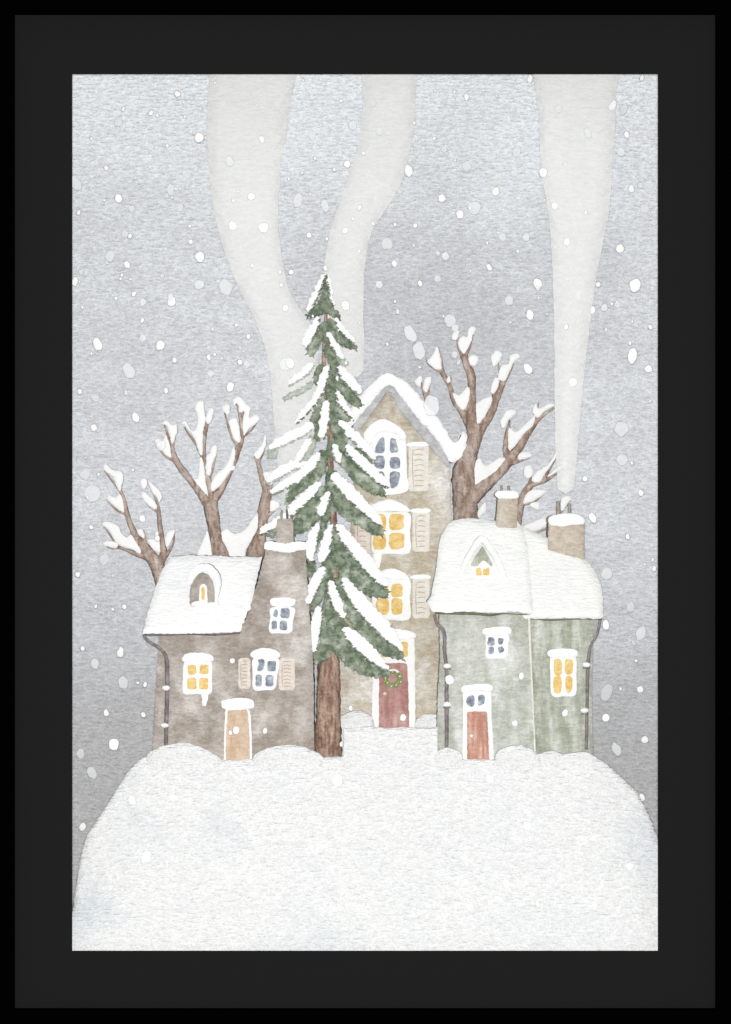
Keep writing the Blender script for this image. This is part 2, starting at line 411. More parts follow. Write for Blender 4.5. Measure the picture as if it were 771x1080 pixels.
# ------------------------------------------------------------------ windows and doors
def window(parent, frame_pts, d, panes, glass, hood=None, extra=None, label=None, name='window'):
    w = shape(name, frame_pts, d - 4, 5, 'frame', parent, r=1.6, step=1.5, jit=.2)
    if label: w['label'] = label
    bm = bmesh.new()
    for p in panes: pillow(bm, p, d - 4.7, 1.2, r=.5, step=1.2, jit=.28, jf=.5)
    link('pane', bm, glass, w)
    if hood:
        h = shape('snow_cap', hood, d - 9, 9, 'snow', w, r=3.2, step=1.5, jit=.3)
    return w
def R(x0, y0, x1, y1, c=1.5): return rrect(x0, y0, x1, y1, c)
def shutter(parent, x0, y0, x1, y1, d, mat, n=7, snow=False):
    s = shape('shutter', R(x0, y0, x1, y1, 2), d - 3, 4, mat, parent, r=1.5, step=1.5, jit=.35)
    bm = bmesh.new(); k = (x1 - x0)
    for i in range(n):
        y = y0 + (y1 - y0) * (i + 1) / (n + 1)
        tube(bm, [(x0 + k * .3, y + random.uniform(-.6, .6), .7), (x0 + k * .5, y - .6, .9), (x0 + k * .75, y + random.uniform(-.6, .6), .6)], d - 3.0, seg=6)
    tube(bm, [(x0 + k * .22, y0 + 5, .5), (x0 + k * .2, (y0 + y1) / 2, .8), (x0 + k * .24, y1 - 4, .5)], d - 3.0, seg=6)
    link('slats', bm, 'slat', s)
    if snow: shape('snow_cap', [(x0 - 2, y0 + 1), (x0, y0 - 2), ((x0 + x1) / 2, y0 - 3), (x1, y0 - 2), (x1 + 1, y0 + 1), ((x0 + x1) / 2, y0 + 2)], d - 6, 6, 'snow', s, r=1.8, step=1.5)
    return s

# ------------------------------------------------------------------ left house
zA = Z(145, 570, 5.507)
H = empty('house', P(246, 800, 120), 'crooked brown grey cottage on the left with a small arched dormer', 'house', 'houses on the snowy hill')
shape('wall', [(170, 655), (168, 668), (166, 700), (163, 750), (160, 806), (162, 812), (200, 812), (260, 812), (330, 812), (332, 800), (331, 760), (331, 728), (330, 693), (327, 653), (324, 610), (322.5, 580), (320, 577), (283, 577), (280, 582), (274, 606), (266, 633), (258, 655), (210, 657)],
      76, 92, 'brown', H, r=7, grid=5, smooth=False, lump=3)
rf = shape('roof', zA([(190, 95), (300, 86), (500, 92), (725, 97), (705, 170), (685, 260), (662, 395), (640, 415), (612, 490), (598, 532), (400, 540), (240, 542), (30, 540), (45, 470), (65, 400), (100, 290), (140, 180)]),
      62, 108, 'roofsnow', H, r=6, grid=4, smooth=False, jit=.7, slope=lambda x, y: max(0, (667 - y)) * 0.55)
bm = bmesh.new(); tube(bm, zA([(32, 548, 7), (140, 550, 9), (235, 548, 6), (330, 545, 9), (430, 548, 11), (520, 544, 10), (598, 537, 8)]), 64.5, seg=8); link('gutter', bm, 'gutter', H)
dr = shape('dormer', zA([(308, 372), (308, 270), (330, 212), (380, 184), (430, 212), (448, 260), (446, 368), (380, 376)]), 74, 60, 'dormerwall', H, r=2, step=1.5)
bm = bmesh.new(); pillow(bm, ribbon(zA([(300, 262, 30), (305, 225, 44), (335, 180, 50), (380, 158, 52), (428, 178, 54), (458, 225, 50), (464, 290, 34), (456, 360, 14)])), 66, 40, r=5, step=1.5, jit=.4)
pillow(bm, zA([(318, 360), (360, 352), (405, 362), (465, 356), (470, 374), (400, 384), (320, 378)]), 68, 14, r=1.6, step=1.5)
link('snow_cap', bm, 'roofsnow', dr)
dw = shape('window_frame', zA([(362, 372), (360, 290), (368, 262), (383, 252), (400, 264), (404, 300), (404, 372)]), 71, 5, 'frame', dr, r=1.2, step=1.2, jit=.2)
bm = bmesh.new(); pillow(bm, zA([(372, 343), (371, 285), (380, 268), (390, 280), (390, 340), (381, 348)]), 70.2, 1.4, r=.5, step=1, jit=.15); link('pane', bm, 'amber', dr)
# chimney stack
ch = shape('chimney', [(291, 575), (292, 548), (294, 547), (308, 547), (309.5, 552), (310, 575)], 82, 50, 'chimb', H, r=3, smooth=False)
bm = bmesh.new(); pillow(bm, [(279, 579), (280, 572), (286, 571), (300, 573), (315, 571), (323, 573), (324, 579), (314, 581), (303, 583), (290, 581)], 70, 98, r=4, step=1.5)
link('snow_cap', bm, 'snow', ch)
bm = bmesh.new(); tube(bm, [(303, 549, 2.2), (303, 543, 2.4), (302.5, 537, 1.6)], 84, seg=8); link('chimney_pot', bm, 'potd', ch)
bm = bmesh.new(); tube(bm, [(297, 549, 2.6), (297, 543, 2.6), (297.5, 538, 2)], 84, seg=8); link('chimney_pot', bm, 'pot', ch)
# downpipe
dp = bmesh.new(); tube(dp, [(151.5, 670, 3), (156, 676, 3), (166, 682, 3), (174, 690, 3.4), (176, 700, 4.6), (176.4, 726, 4.6), (175.5, 760, 4.4), (175, 792, 4)], 70, seg=8); dp = link('downpipe', dp, 'pipe', H)
for x, y in ((175, 725.5), (173.5, 765)):
    bm = bmesh.new(); blob(bm, x, y, 67, 4.8, 2.8); link('snow_clump', bm, 'snow', dp)
# lit window
window(H, [(194, 699), (200, 697), (218, 697), (223.5, 700), (223.5, 715), (222.5, 731), (208, 732), (193.5, 731), (193, 715)], 76,
       [R(198, 701.5, 207, 711.5, 1.4), R(210.5, 701, 220, 711, 1.4), R(197.5, 715, 207, 727, 1.4), R(210, 715, 219.5, 727, 1.4)], 'amber',
       [(193, 698), (194, 691), (202, 688.5), (214, 688.5), (223, 691), (224.5, 697), (209, 698.5)], label='amber lit window')
shape('icicle', [(212.5, 731), (219.5, 731), (219, 738), (217, 744), (214, 744), (213, 738)], 70, 5, 'snow', H, r=2, step=1.5)
# small attic window
window(H, [(286.5, 641), (310, 641), (309, 655), (307, 667), (295, 668), (284, 666), (285, 652)], 76,
       [R(288.5, 643, 293, 651, 1.6), R(296, 641.5, 305.5, 652, 1.4), R(286.5, 654.5, 292, 664, 1.4), R(295, 654.5, 303, 664.5, 1.4)], 'blue',
       [(285, 633), (290, 630.5), (301, 630), (311, 632), (311.5, 635), (308, 639.5), (288, 639.5)])
wb = window(H, [(268, 694), (293, 694), (292.5, 712), (290, 726), (280, 728), (267.5, 727), (266.5, 710)], 76,
       [[(272, 696), (277, 695), (279, 698), (277.5, 706), (272, 708), (271.5, 704), (273, 700)], R(282, 697, 291, 708, 1.4), R(269.5, 711.5, 276, 724, 1.4), R(280, 712, 288.5, 724, 1.4)], 'blue',
       [(264, 690), (270, 685), (280, 683.5), (290, 685.5), (295.5, 690), (293, 694), (280, 693.5), (268, 694)])
shutter(H, 251.5, 694, 264, 726.5, 76, 'shut', 8); shutter(H, 294, 694.5, 311, 728, 76, 'shut', 8)
# door
dn = shape('door', [(237.5, 750), (238, 748), (262, 747.5), (264, 750), (265.5, 775), (266, 806), (236, 806), (236.5, 775)], 73, 5, 'frame', H, r=1.5, smooth=False)
shape('door_panel', [(240, 751), (241, 749.5), (260, 748.5), (261.5, 751), (263, 775), (263.5, 803), (238, 803), (238.5, 775)], 71.5, 2.5, 'ochre', dn, r=.8, smooth=False)
shape('snow_cap', [(234, 744), (233.5, 740), (240, 737.5), (252, 736), (264, 737.5), (268, 741), (266, 747), (250, 748.5), (236, 748)], 66, 9, 'snow', dn, r=3, step=1.5)
bm = bmesh.new(); blob(bm, 243.3, 774, 71, 1.6, 1.8); link('door_knob', bm, 'knob', dn)

# ------------------------------------------------------------------ tall house behind
zB = Z(370, 390, 6.425); zC = Z(370, 510, 6.0)
H = empty('house', P(420, 765, 205), 'tall narrow tan house behind the fir with a steep gable and red door', 'house', 'houses on the snowy hill')
shape('wall', [(410.8, 410), (474, 489), (475, 520), (476, 560), (480, 640), (478, 790), (352, 790), (356, 700), (366, 620), (372, 520), (376, 457)], 142, 62, 'tan', H, r=6, grid=5, smooth=False, lump=2)
rf = shape('roof', zB([(245, 96), (290, 106), (352, 176), (462, 316), (572, 441), (632, 531), (676, 652), (655, 662), (620, 612), (545, 530), (430, 395), (330, 270), (268, 155), (235, 158), (180, 240), (48, 424), (4, 400), (50, 306), (155, 181)]),
      132, 74, 'trim', H, r=2, smooth=False, step=2)
rf['label'] = 'blue grey roof edge'
s = shape('snow_cap', zB([(250, 25), (310, 45), (380, 85), (440, 150), (500, 220), (560, 290), (610, 350), (640, 400), (668, 450), (700, 490), (730, 480), (760, 430), (780, 480), (775, 540), (740, 600), (695, 628), (662, 612), (620, 535), (560, 447), (450, 322), (345, 185), (290, 118), (240, 108), (165, 190), (60, 315), (-30, 420), (-80, 440), (-70, 360), (0, 250), (80, 160), (140, 95), (190, 48)]),
      127, 80, 'snow', rf, r=7, step=2, jit=.6)
zBf = zB([(150, 771 + 55), (140, 600), (120, 520), (100, 440), (150, 375), (215, 345), (290, 370), (345, 420), (372, 480), (378, 600), (380, 700), (374, 826)])
window(H, zBf, 142, [zB([(165, 558), (172, 515), (195, 472), (224, 460), (226, 556)]), zB([(268, 472), (298, 468), (314, 510), (320, 552), (294, 560), (268, 556)]),
       zB([(164, 592), (224, 588), (226, 664), (190, 668), (161, 655)]), zB([(270, 598), (328, 598), (329, 662), (270, 664)]), zB([(268, 698), (330, 698), (325, 760), (300, 800), (268, 790)]), zB([(165, 700), (224, 698), (224, 790), (165, 790)])], 'blue',
       zB([(88, 475), (92, 425), (135, 372), (212, 332), (285, 360), (345, 402), (376, 448), (362, 480), (330, 470), (320, 440), (280, 425), (210, 420), (170, 440), (140, 500), (105, 500)]), label='arched dark window')
shutter(H, 431, 469, 452, 518, 142, 'shutc', 8, True)
for (dy, hood, pn) in ((0, [(100, 168), (140, 130), (200, 108), (262, 104), (330, 132), (368, 158), (372, 178), (250, 176), (130, 184)],
                        [[(150, 206), (215, 200), (218, 288), (150, 292)], [(250, 200), (330, 198), (334, 240), (330, 286), (252, 290)], [(147, 328), (215, 322), (217, 408), (148, 412)], [(248, 320), (332, 316), (338, 360), (328, 408), (252, 410)]]),
                       (420, [(120, 180), (170, 140), (260, 118), (330, 140), (368, 175), (372, 190), (250, 186), (130, 196)],
                        [[(170, 222), (232, 218), (234, 294), (170, 298)], [(262, 222), (322, 218), (328, 260), (322, 292), (260, 294)], [(165, 318), (234, 314), (236, 400), (168, 404)], [(262, 312), (320, 312), (326, 360), (318, 402), (262, 402)]])):
    q = lambda pts: zC([(a, b + dy) for a, b in pts])
    t = 0 if dy == 0 else -4
    window(H, q([(138, 190), (250, 182), (372, 190), (374, 310), (370, 436), (250, 444), (140, 438), (134, 310)]), 142, [q(p) for p in pn], 'amber', q(hood), label='amber lit window')
    b = zC([(0, dy)])[0][1]
    shutter(H, 435, b + 29, 453, b + 72, 142, 'shutc', 7, True); shutter(H, 374, b + 29, 390, b + 72, 142, 'shut', 7)
shape('icicle', zC([(145, 440), (192, 440), (190, 500), (178, 535), (160, 535), (148, 500)]), 137, 5, 'snow', H, r=2, step=1.5)
dn = shape('door', [(393, 673), (396, 671), (434, 671), (437, 674), (438, 720), (438, 772), (392, 772), (393, 720)], 139, 5, 'frame', H, r=1.5, smooth=False)
dpn = shape('door_panel', [(399.5, 701), (401, 699.5), (428, 699.5), (429.5, 701), (431, 735), (431.5, 769), (399.5, 769.5), (399.8, 735)], 137.4, 2.6, 'red', dn, r=.8, smooth=False)
bm = bmesh.new()
for p in (R(402, 677, 413, 693, 1.4), R(418, 677, 430, 693, 1.4)): pillow(bm, p, 138.2, 1.5, r=.5, step=1.2, jit=.3)
link('pane', bm, 'amber', dn)
shape('snow_cap', [(392, 672), (393, 667), (404, 664), (420, 663), (434, 666), (439, 670), (436, 674), (415, 675)], 133, 8, 'snow', dn, r=2.6, step=1.5)
bm = bmesh.new(); blob(bm, 406, 731.5, 136.8, 2.2, 2.2); link('door_knob', bm, 'knob', dn)
wr = empty('door_wreath', P(414.6, 715.6, 135), 'small green wreath dusted with snow hanging on the red door', 'wreath')
bm = bmesh.new()
for k in range(70):
    a = 2 * math.pi * k / 70; rr = 7.8 + random.uniform(-1.8, 1.8)
    blob(bm, 414.6 + rr * math.cos(a), 715.6 - rr * math.sin(a), 134 + random.uniform(-1, 1), random.uniform(1.4, 2.4), random.uniform(1.2, 2.0), rot=random.random() * 3, sub=1)
link('leaves', bm, 'wreath', wr)
bm = bmesh.new()
for k in range(9):
    a = 2 * math.pi * k / 9 + .3; rr = 8 + random.uniform(-1.2, 1.2)
    blob(bm, 414.6 + rr * math.cos(a), 715.6 - rr * math.sin(a), 132, random.uniform(.7, 1.3), random.uniform(.6, 1.0), sub=1)
for t in range(9):
    a = math.radians(50 + t * 8); blob(bm, 414.6 + 8 * math.cos(a), 715.4 - 9 * math.sin(a), 132, 1.9, 1.2, sub=1)
link('snow', bm, 'snow', wr)

# ------------------------------------------------------------------ right house
zD = Z(445, 510, 3.6); zE = Z(445, 535, 5.507); zF = Z(520, 515, 6.425); zG = Z(445, 660, 5.51); zH = Z(470, 430, 4.82)
H = empty('house', P(545, 800, 120), 'wide sage green house on the right with a rounded snowy roof and triangular dormer', 'house', 'houses on the snowy hill')
shape('wall', [(464, 640), (463, 650), (464, 690), (461.5, 740), (460, 812), (566, 812), (564.5, 760), (561, 700), (558, 640)], 78, 58, 'green', H, r=6, grid=5, smooth=False, lump=3)
shape('wing_wall', [(557, 644), (560, 700), (564, 760), (566, 812), (627, 812), (625.5, 790), (624, 732), (625.5, 680), (630, 652), (630, 644)], 86, 76, 'greend', H, r=6, grid=5, smooth=False, lump=3)
bm = bmesh.new(); tube(bm, [(558, 650, 3.6), (559.5, 690, 3), (562, 740, 2.2), (564.5, 800, 2.6)], 79.5, seg=8); link('corner_strip', bm, 'ridge', H)
rf = shape('roof', zE([(60, 603), (40, 575), (28, 562), (55, 500), (72, 420), (85, 330), (100, 210), (130, 130), (170, 85), (240, 66), (330, 68), (430, 78), (520, 100), (585, 128), (612, 220), (630, 400), (642, 560), (636, 622), (540, 606), (400, 612), (250, 606), (140, 612)]),
           64, 74, 'cream', H, r=8, grid=4, jit=.5, slope=lambda x, y: max(0, (645 - y)) * 0.5)
shape('wing_roof', zF([(150, 232), (180, 246), (260, 290), (330, 318), (400, 350), (520, 402), (620, 476), (690, 556), (725, 640), (742, 740), (744, 820), (738, 880), (620, 884), (500, 878), (380, 884), (255, 882), (200, 860), (150, 600)]),
      69, 104, 'cream', H, r=8, grid=4, jit=.5, slope=lambda x, y: max(0, (650 - y)) * 0.5)
bm = bmesh.new()
tube(bm, zE([(75, 614, 9), (150, 616, 14), (300, 618, 16), (400, 626, 14), (470, 618, 8), (560, 622, 6), (628, 620, 12)]), 70, seg=8); link('gutter', bm, 'gutterg', H)
bm = bmesh.new(); tube(bm, zF([(255, 886, 8), (400, 892, 12), (560, 886, 9), (680, 884, 12), (738, 882, 14)]), 73, seg=8); link('gutter', bm, 'gutterg', H)
# triangular dormer
dr = shape('dormer', zE([(352, 228), (375, 262), (415, 345), (458, 455), (350, 460), (226, 448), (262, 372), (310, 285)]), 88, 50, 'greend', H, r=1.5, step=1.5, smooth=False)
bm = bmesh.new(); pillow(bm, ribbon(zE([(208, 455, 18), (246, 340, 32), (298, 244, 36), (348, 186, 42), (402, 240, 42), (448, 325, 40), (482, 415, 32), (492, 470, 14)])), 80, 40, r=5, step=1.5, jit=.4)
pillow(bm, zE([(240, 462), (262, 444), (300, 436), (350, 440), (400, 434), (440, 450), (436, 472), (340, 476)]), 82, 14, r=2, step=1.5)
link('snow_cap', bm, 'cream', dr)
shape('window_frame', zE([(300, 446), (302, 366), (325, 340), (352, 312), (374, 318), (402, 358), (412, 446)]), 84, 6, 'frame', dr, r=1.5, step=1.2, jit=.2)
bm = bmesh.new(); pillow(bm, zE([(318, 412), (316, 360), (338, 352), (347, 370), (345, 418), (328, 422)]), 83.1, 1.5, r=.4, step=1, jit=.2)
pillow(bm, zE([(357, 414), (356, 362), (370, 358), (390, 350), (390, 412), (370, 418)]), 83.1, 1.5, r=.4, step=1, jit=.2); link('pane', bm, 'amber', dr)
# windows
window(H, zG([(376, 52), (440, 50), (503, 56), (500, 120), (496, 178), (440, 192), (374, 184), (372, 120)]), 78,
       [zG([(386, 72), (416, 70), (420, 110), (384, 112)]), zG([(444, 72), (476, 76), (474, 92), (464, 108), (444, 104)]), zG([(388, 126), (414, 124), (418, 156), (390, 164)]), zG([(442, 126), (470, 122), (476, 146), (452, 160)])], 'blue',
       zG([(352, 40), (356, 18), (400, 10), (460, 4), (508, 10), (520, 28), (504, 52), (440, 58), (376, 58)]))
window(H, zD([(490, 656), (536, 650), (583, 656), (587, 730), (584, 800), (540, 808), (494, 804), (488, 730)]), 86,
       [zD([(503, 672), (528, 670), (530, 722), (503, 724)]), zD([(545, 670), (572, 672), (570, 720), (546, 720)]), zD([(501, 736), (527, 734), (528, 790), (502, 792)]), zD([(546, 734), (570, 736), (568, 786), (548, 790)])], 'amber',
       zD([(476, 648), (482, 634), (530, 626), (585, 632), (592, 645), (584, 658), (540, 660), (490, 660)]), label='amber lit window')
# door
dn = shape('door', zG([(240, 376), (320, 368), (402, 376), (404, 500), (412, 640), (418, 800), (236, 800), (238, 600)]), 75, 5, 'frame', H, r=1.5, smooth=False)
bm = bmesh.new(); pillow(bm, zG([(262, 420), (280, 406), (302, 408), (304, 464), (276, 468), (260, 450)]), 74.2, 1.5, r=.5, step=1.2)
pillow(bm, zG([(328, 408), (362, 404), (364, 440), (346, 462), (328, 460)]), 74.2, 1.5, r=.5, step=1.2); link('pane', bm, 'blue', dn)
shape('door_panel', zG([(262, 508), (270, 498), (370, 498), (380, 510), (386, 640), (392, 786), (262, 786), (264, 640)]), 73.4, 2.6, 'terra', dn, r=.8, smooth=False)
shape('snow_cap', zG([(228, 378), (232, 352), (280, 342), (360, 336), (404, 346), (412, 362), (398, 384), (320, 378), (250, 388)]), 68, 9, 'snow', dn, r=3, step=1.5)
bm = bmesh.new(); blob(bm, *zG([(288, 640)])[0], 72.8, 2.0, 2.0); link('door_knob', bm, 'frame', dn)
# downpipes
for path, cl, d in ((zD([(48, 497, 10), (56, 530, 12), (84, 565, 14), (86, 640, 14), (93, 700, 14), (94, 840, 16), (94, 1000, 14)]), ((97, 692), (95, 838)), 73),
                    (zD([(677, 515, 12), (664, 575, 9), (640, 620, 10), (630, 700, 14), (627, 850, 12), (624, 1010, 12)]), ((625, 688), (618, 862)), 80)):
    bm = bmesh.new(); tube(bm, path, d, seg=8); pp = link('downpipe', bm, 'pipe', H)
    for c in cl:
        x, y = zD([c])[0]
        bm = bmesh.new(); blob(bm, x, y, d - 3, 4.8, 2.8); link('snow_clump', bm, 'snow', pp)
        bm = bmesh.new(); tube(bm, [(x - 4.2, y + 3.6, 1.2), (x, y + 3.2, 2.2), (x + 4, y + 3.4, 1.2)], d - 2, seg=6); link('bracket', bm, 'pipe', pp)
# chimneys
def chimney(body, cap, pots, d, th):
    c = shape('chimney', body, d, th, 'chim', H, r=5, smooth=False, step=2)
    shape('snow_cap', cap, d - 3, th + 5, 'snow', c, r=4, step=1.5)
    for x, y0, y1, w in pots:
        bm = bmesh.new(); tube(bm, [(x, y1 + 1, w), (x, (y0 + y1) / 2, w), (x, y0, w)], d + th / 2, seg=10); link('chimney_pot', bm, 'pot', c)
chimney(zH([(266, 455), (368, 460), (362, 620), (252, 620)]), zH([(250, 440), (265, 424), (310, 422), (355, 424), (372, 440), (362, 460), (310, 462), (262, 458)]), [(529, 512, 518, 2.4), (536.5, 512.5, 518, 2.6)], 108, 40)
chimney(zH([(522, 590), (706, 585), (708, 790), (520, 720)]), zH([(522, 580), (530, 555), (570, 542), (630, 536), (690, 552), (708, 575), (700, 592), (640, 596), (600, 604), (540, 598)]), [(588.8, 528.5, 543, 4.6), (600.6, 531, 543, 3.4)], 100, 50)

# ------------------------------------------------------------------ bare trees
def bare_tree(base, label, d, trunk, limbs, snow, cat='tree'):
    T = empty('bare_tree', base, label, cat, 'bare trees behind the houses')
    bm = bmesh.new()
    for t in trunk: tube(bm, t, d, seg=14, jit=.06)
    link('trunk', bm, 'bark', T)
    for i, l in enumerate(limbs):
        bm = bmesh.new()
        for t in l: tube(bm, t, d + (i % 3 - 1) * 1.5, seg=9, jit=.1)
        link('branch', bm, 'bark', T)
    bm = bmesh.new()
    for sp in snow: pillow(bm, sp, d - 4 + random.uniform(-1, 1), 9, r=3.2, step=1.6, jit=.35)
    link('snow', bm, 'snow', T)
    return T
z1 = Z(100, 480, 7.71)
bare_tree(P(178, 640, 200), 'leftmost bare tree with forked snowy branches beside the brown cottage roof', 200,
  [z1([(640, 1400, 170), (570, 1060, 150), (505, 900, 120), (430, 790, 95), (370, 715, 74), (340, 670, 62)])],
  [[z1([(350, 690, 64), (300, 590, 48), (262, 480, 40), (245, 390, 32), (210, 295, 26), (150, 220, 18), (75, 125, 9)]), z1([(212, 300, 12), (220, 245, 8)]), z1([(245, 480, 26), (170, 440, 16), (95, 360, 8)]), z1([(405, 720, 26), (408, 670, 18), (398, 615, 9)])],
   [z1([(520, 880, 70), (560, 810, 66), (550, 720, 46), (532, 590, 40), (520, 480, 34), (512, 400, 20), (440, 235, 9)]), z1([(520, 470, 22), (445, 415, 16), (392, 350, 8)]), z1([(575, 820, 40), (610, 770, 24), (640, 710, 14), (646, 635, 10)])],
   [z1([(430, 820, 80), (340, 805, 42), (280, 780, 30), (200, 750, 24), (150, 762, 14), (95, 742, 7)]), z1([(170, 720, 14), (130, 660, 12), (72, 572, 8)])]],
  [z1(s) for s in ([(70, 90), (90, 75), (150, 120), (215, 135), (230, 180), (222, 240), (205, 290), (180, 260), (150, 180), (110, 150), (75, 120)],
   [(95, 345), (130, 330), (170, 345), (190, 318), (230, 340), (245, 420), (235, 470), (200, 450), (150, 410)],
   [(60, 565), (100, 538), (190, 575), (215, 630), (260, 668), (300, 645), (340, 710), (378, 780), (360, 802), (310, 770), (210, 740), (160, 690), (110, 610)],
   [(62, 715), (110, 698), (170, 710), (192, 730), (170, 757), (120, 747), (75, 735)], [(368, 212), (400, 185), (427, 210), (420, 255), (400, 277), (375, 250)],
   [(440, 220), (480, 240), (535, 300), (547, 340), (525, 382), (500, 340), (460, 290)], [(372, 315), (400, 296), (450, 340), (490, 380), (507, 430), (490, 442), (440, 410), (400, 370)],
   [(342, 612), (380, 602), (402, 640), (397, 674), (360, 652)], [(430, 690), (480, 680), (500, 618), (515, 620), (532, 780), (500, 787), (460, 750)], [(572, 670), (600, 620), (640, 603), (652, 620), (630, 680), (600, 747), (580, 742), (570, 700)])])
z2 = Z(155, 410, 5.93); z3 = Z(195, 470, 5.93)
sn = [z2(s) for s in ([(92, 218), (120, 198), (150, 222), (180, 222), (192, 250), (178, 300), (157, 350), (140, 290), (125, 235)], [(48, 320), (70, 312), (100, 322), (115, 292), (132, 310), (152, 370), (158, 432), (130, 430), (90, 380), (60, 352)],
   [(213, 218), (240, 203), (280, 262), (306, 240), (318, 180), (300, 120), (320, 78), (350, 80), (357, 120), (366, 200), (352, 270), (345, 412), (325, 400), (300, 320), (250, 240)],
   [(372, 160), (398, 122), (418, 132), (405, 200), (382, 222), (368, 200)], [(402, 368), (430, 352), (437, 400), (412, 460), (392, 542), (370, 520), (373, 420), (393, 408)],
   [(330, 435), (350, 445), (365, 560), (378, 640), (390, 692), (365, 717), (338, 702), (328, 650), (283, 572), (278, 553), (316, 560)], [(400, 632), (402, 590), (430, 540), (500, 470), (530, 390), (545, 365), (552, 410), (530, 500), (470, 590), (420, 638)],
   [(468, 122), (490, 98), (516, 103), (514, 162), (490, 152)], [(513, 200), (550, 183), (572, 220), (586, 312), (570, 337), (545, 312), (520, 250)],
   [(538, 72), (565, 48), (600, 68), (622, 98), (648, 120), (640, 180), (680, 163), (707, 185), (690, 212), (640, 250), (605, 292), (600, 200), (608, 142), (582, 150), (565, 90), (548, 107)], [(525, 490), (548, 480), (552, 505), (530, 515)])]
sn += [z3(s) for s in ([(138, 530), (150, 560), (165, 640), (165, 720), (65, 720), (80, 670), (105, 610), (125, 560)], [(225, 545), (262, 520), (312, 550), (380, 520), (435, 440), (462, 425), (470, 470), (440, 555), (385, 650), (372, 720), (285, 720), (262, 640), (225, 590)], [(192, 580), (215, 568), (236, 590), (225, 612), (202, 610)])]
bare_tree(P(229, 640, 205), 'widest bare tree behind the brown cottage with three upright snowy limbs', 205,
  [z3([(235, 900, 130), (225, 700, 118), (205, 630, 92), (188, 540, 76), (172, 440, 88), (160, 370, 92), (158, 340, 84)])],
  [[z3([(165, 400, 60), (120, 340, 50)]) , z2([(370, 700, 66), (300, 605, 46), (215, 500, 44), (172, 430, 40), (155, 360, 26), (130, 290, 15), (110, 225, 9)]), z2([(165, 445, 26), (115, 420, 15), (60, 355, 8)]), z2([(162, 365, 14), (180, 290, 7)])],
   [z2([(400, 700, 50), (382, 560, 38), (355, 430, 30), (360, 300, 26), (372, 230, 24), (360, 170, 14), (343, 112, 9)]), z2([(374, 235, 16), (398, 190, 10), (412, 132, 7)]), z2([(352, 440, 22), (305, 345, 16), (262, 285, 12), (232, 240, 8)]), z2([(385, 560, 26), (410, 500, 20), (430, 412, 8)])],
   [z2([(400, 710, 70), (455, 640, 48), (520, 510, 42), (565, 390, 42), (596, 290, 30), (585, 180, 24), (562, 90, 9)]), z2([(570, 355, 26), (535, 310, 17), (510, 240, 13), (486, 148, 8)]), z2([(600, 300, 16), (650, 262, 11), (690, 208, 7)]), z2([(588, 185, 16), (606, 145, 8)])]], sn)
bare_tree(P(269, 640, 190), 'thin bare tree with a knot in its trunk between cottage chimney and widest bare tree', 190,
  [z3([(430, 900, 120), (440, 700, 118), (462, 600, 92), (482, 530, 58), (490, 460, 62), (495, 400, 80), (508, 330, 66), (515, 280, 56)])],
  [[z3([(518, 290, 54), (490, 225, 42), (470, 160, 30), (457, 95, 26)]), z2([(690, 455, 22), (672, 420, 9)]), z2([(695, 455, 26), (725, 400, 14), (742, 325, 8)]), z3([(525, 290, 26), (545, 235, 12)]), z3([(515, 440, 26), (562, 405, 9)])]],
  [z2([(668, 412), (690, 380), (720, 350), (735, 293), (748, 310), (737, 380), (716, 430), (695, 447)]), z3([(493, 168), (540, 160), (598, 130), (622, 150), (590, 192), (545, 242), (520, 242), (500, 212)]), z3([(533, 345), (580, 350), (592, 380), (545, 412), (530, 400)])])
u = Z(430, 340, 5.93); w = zH
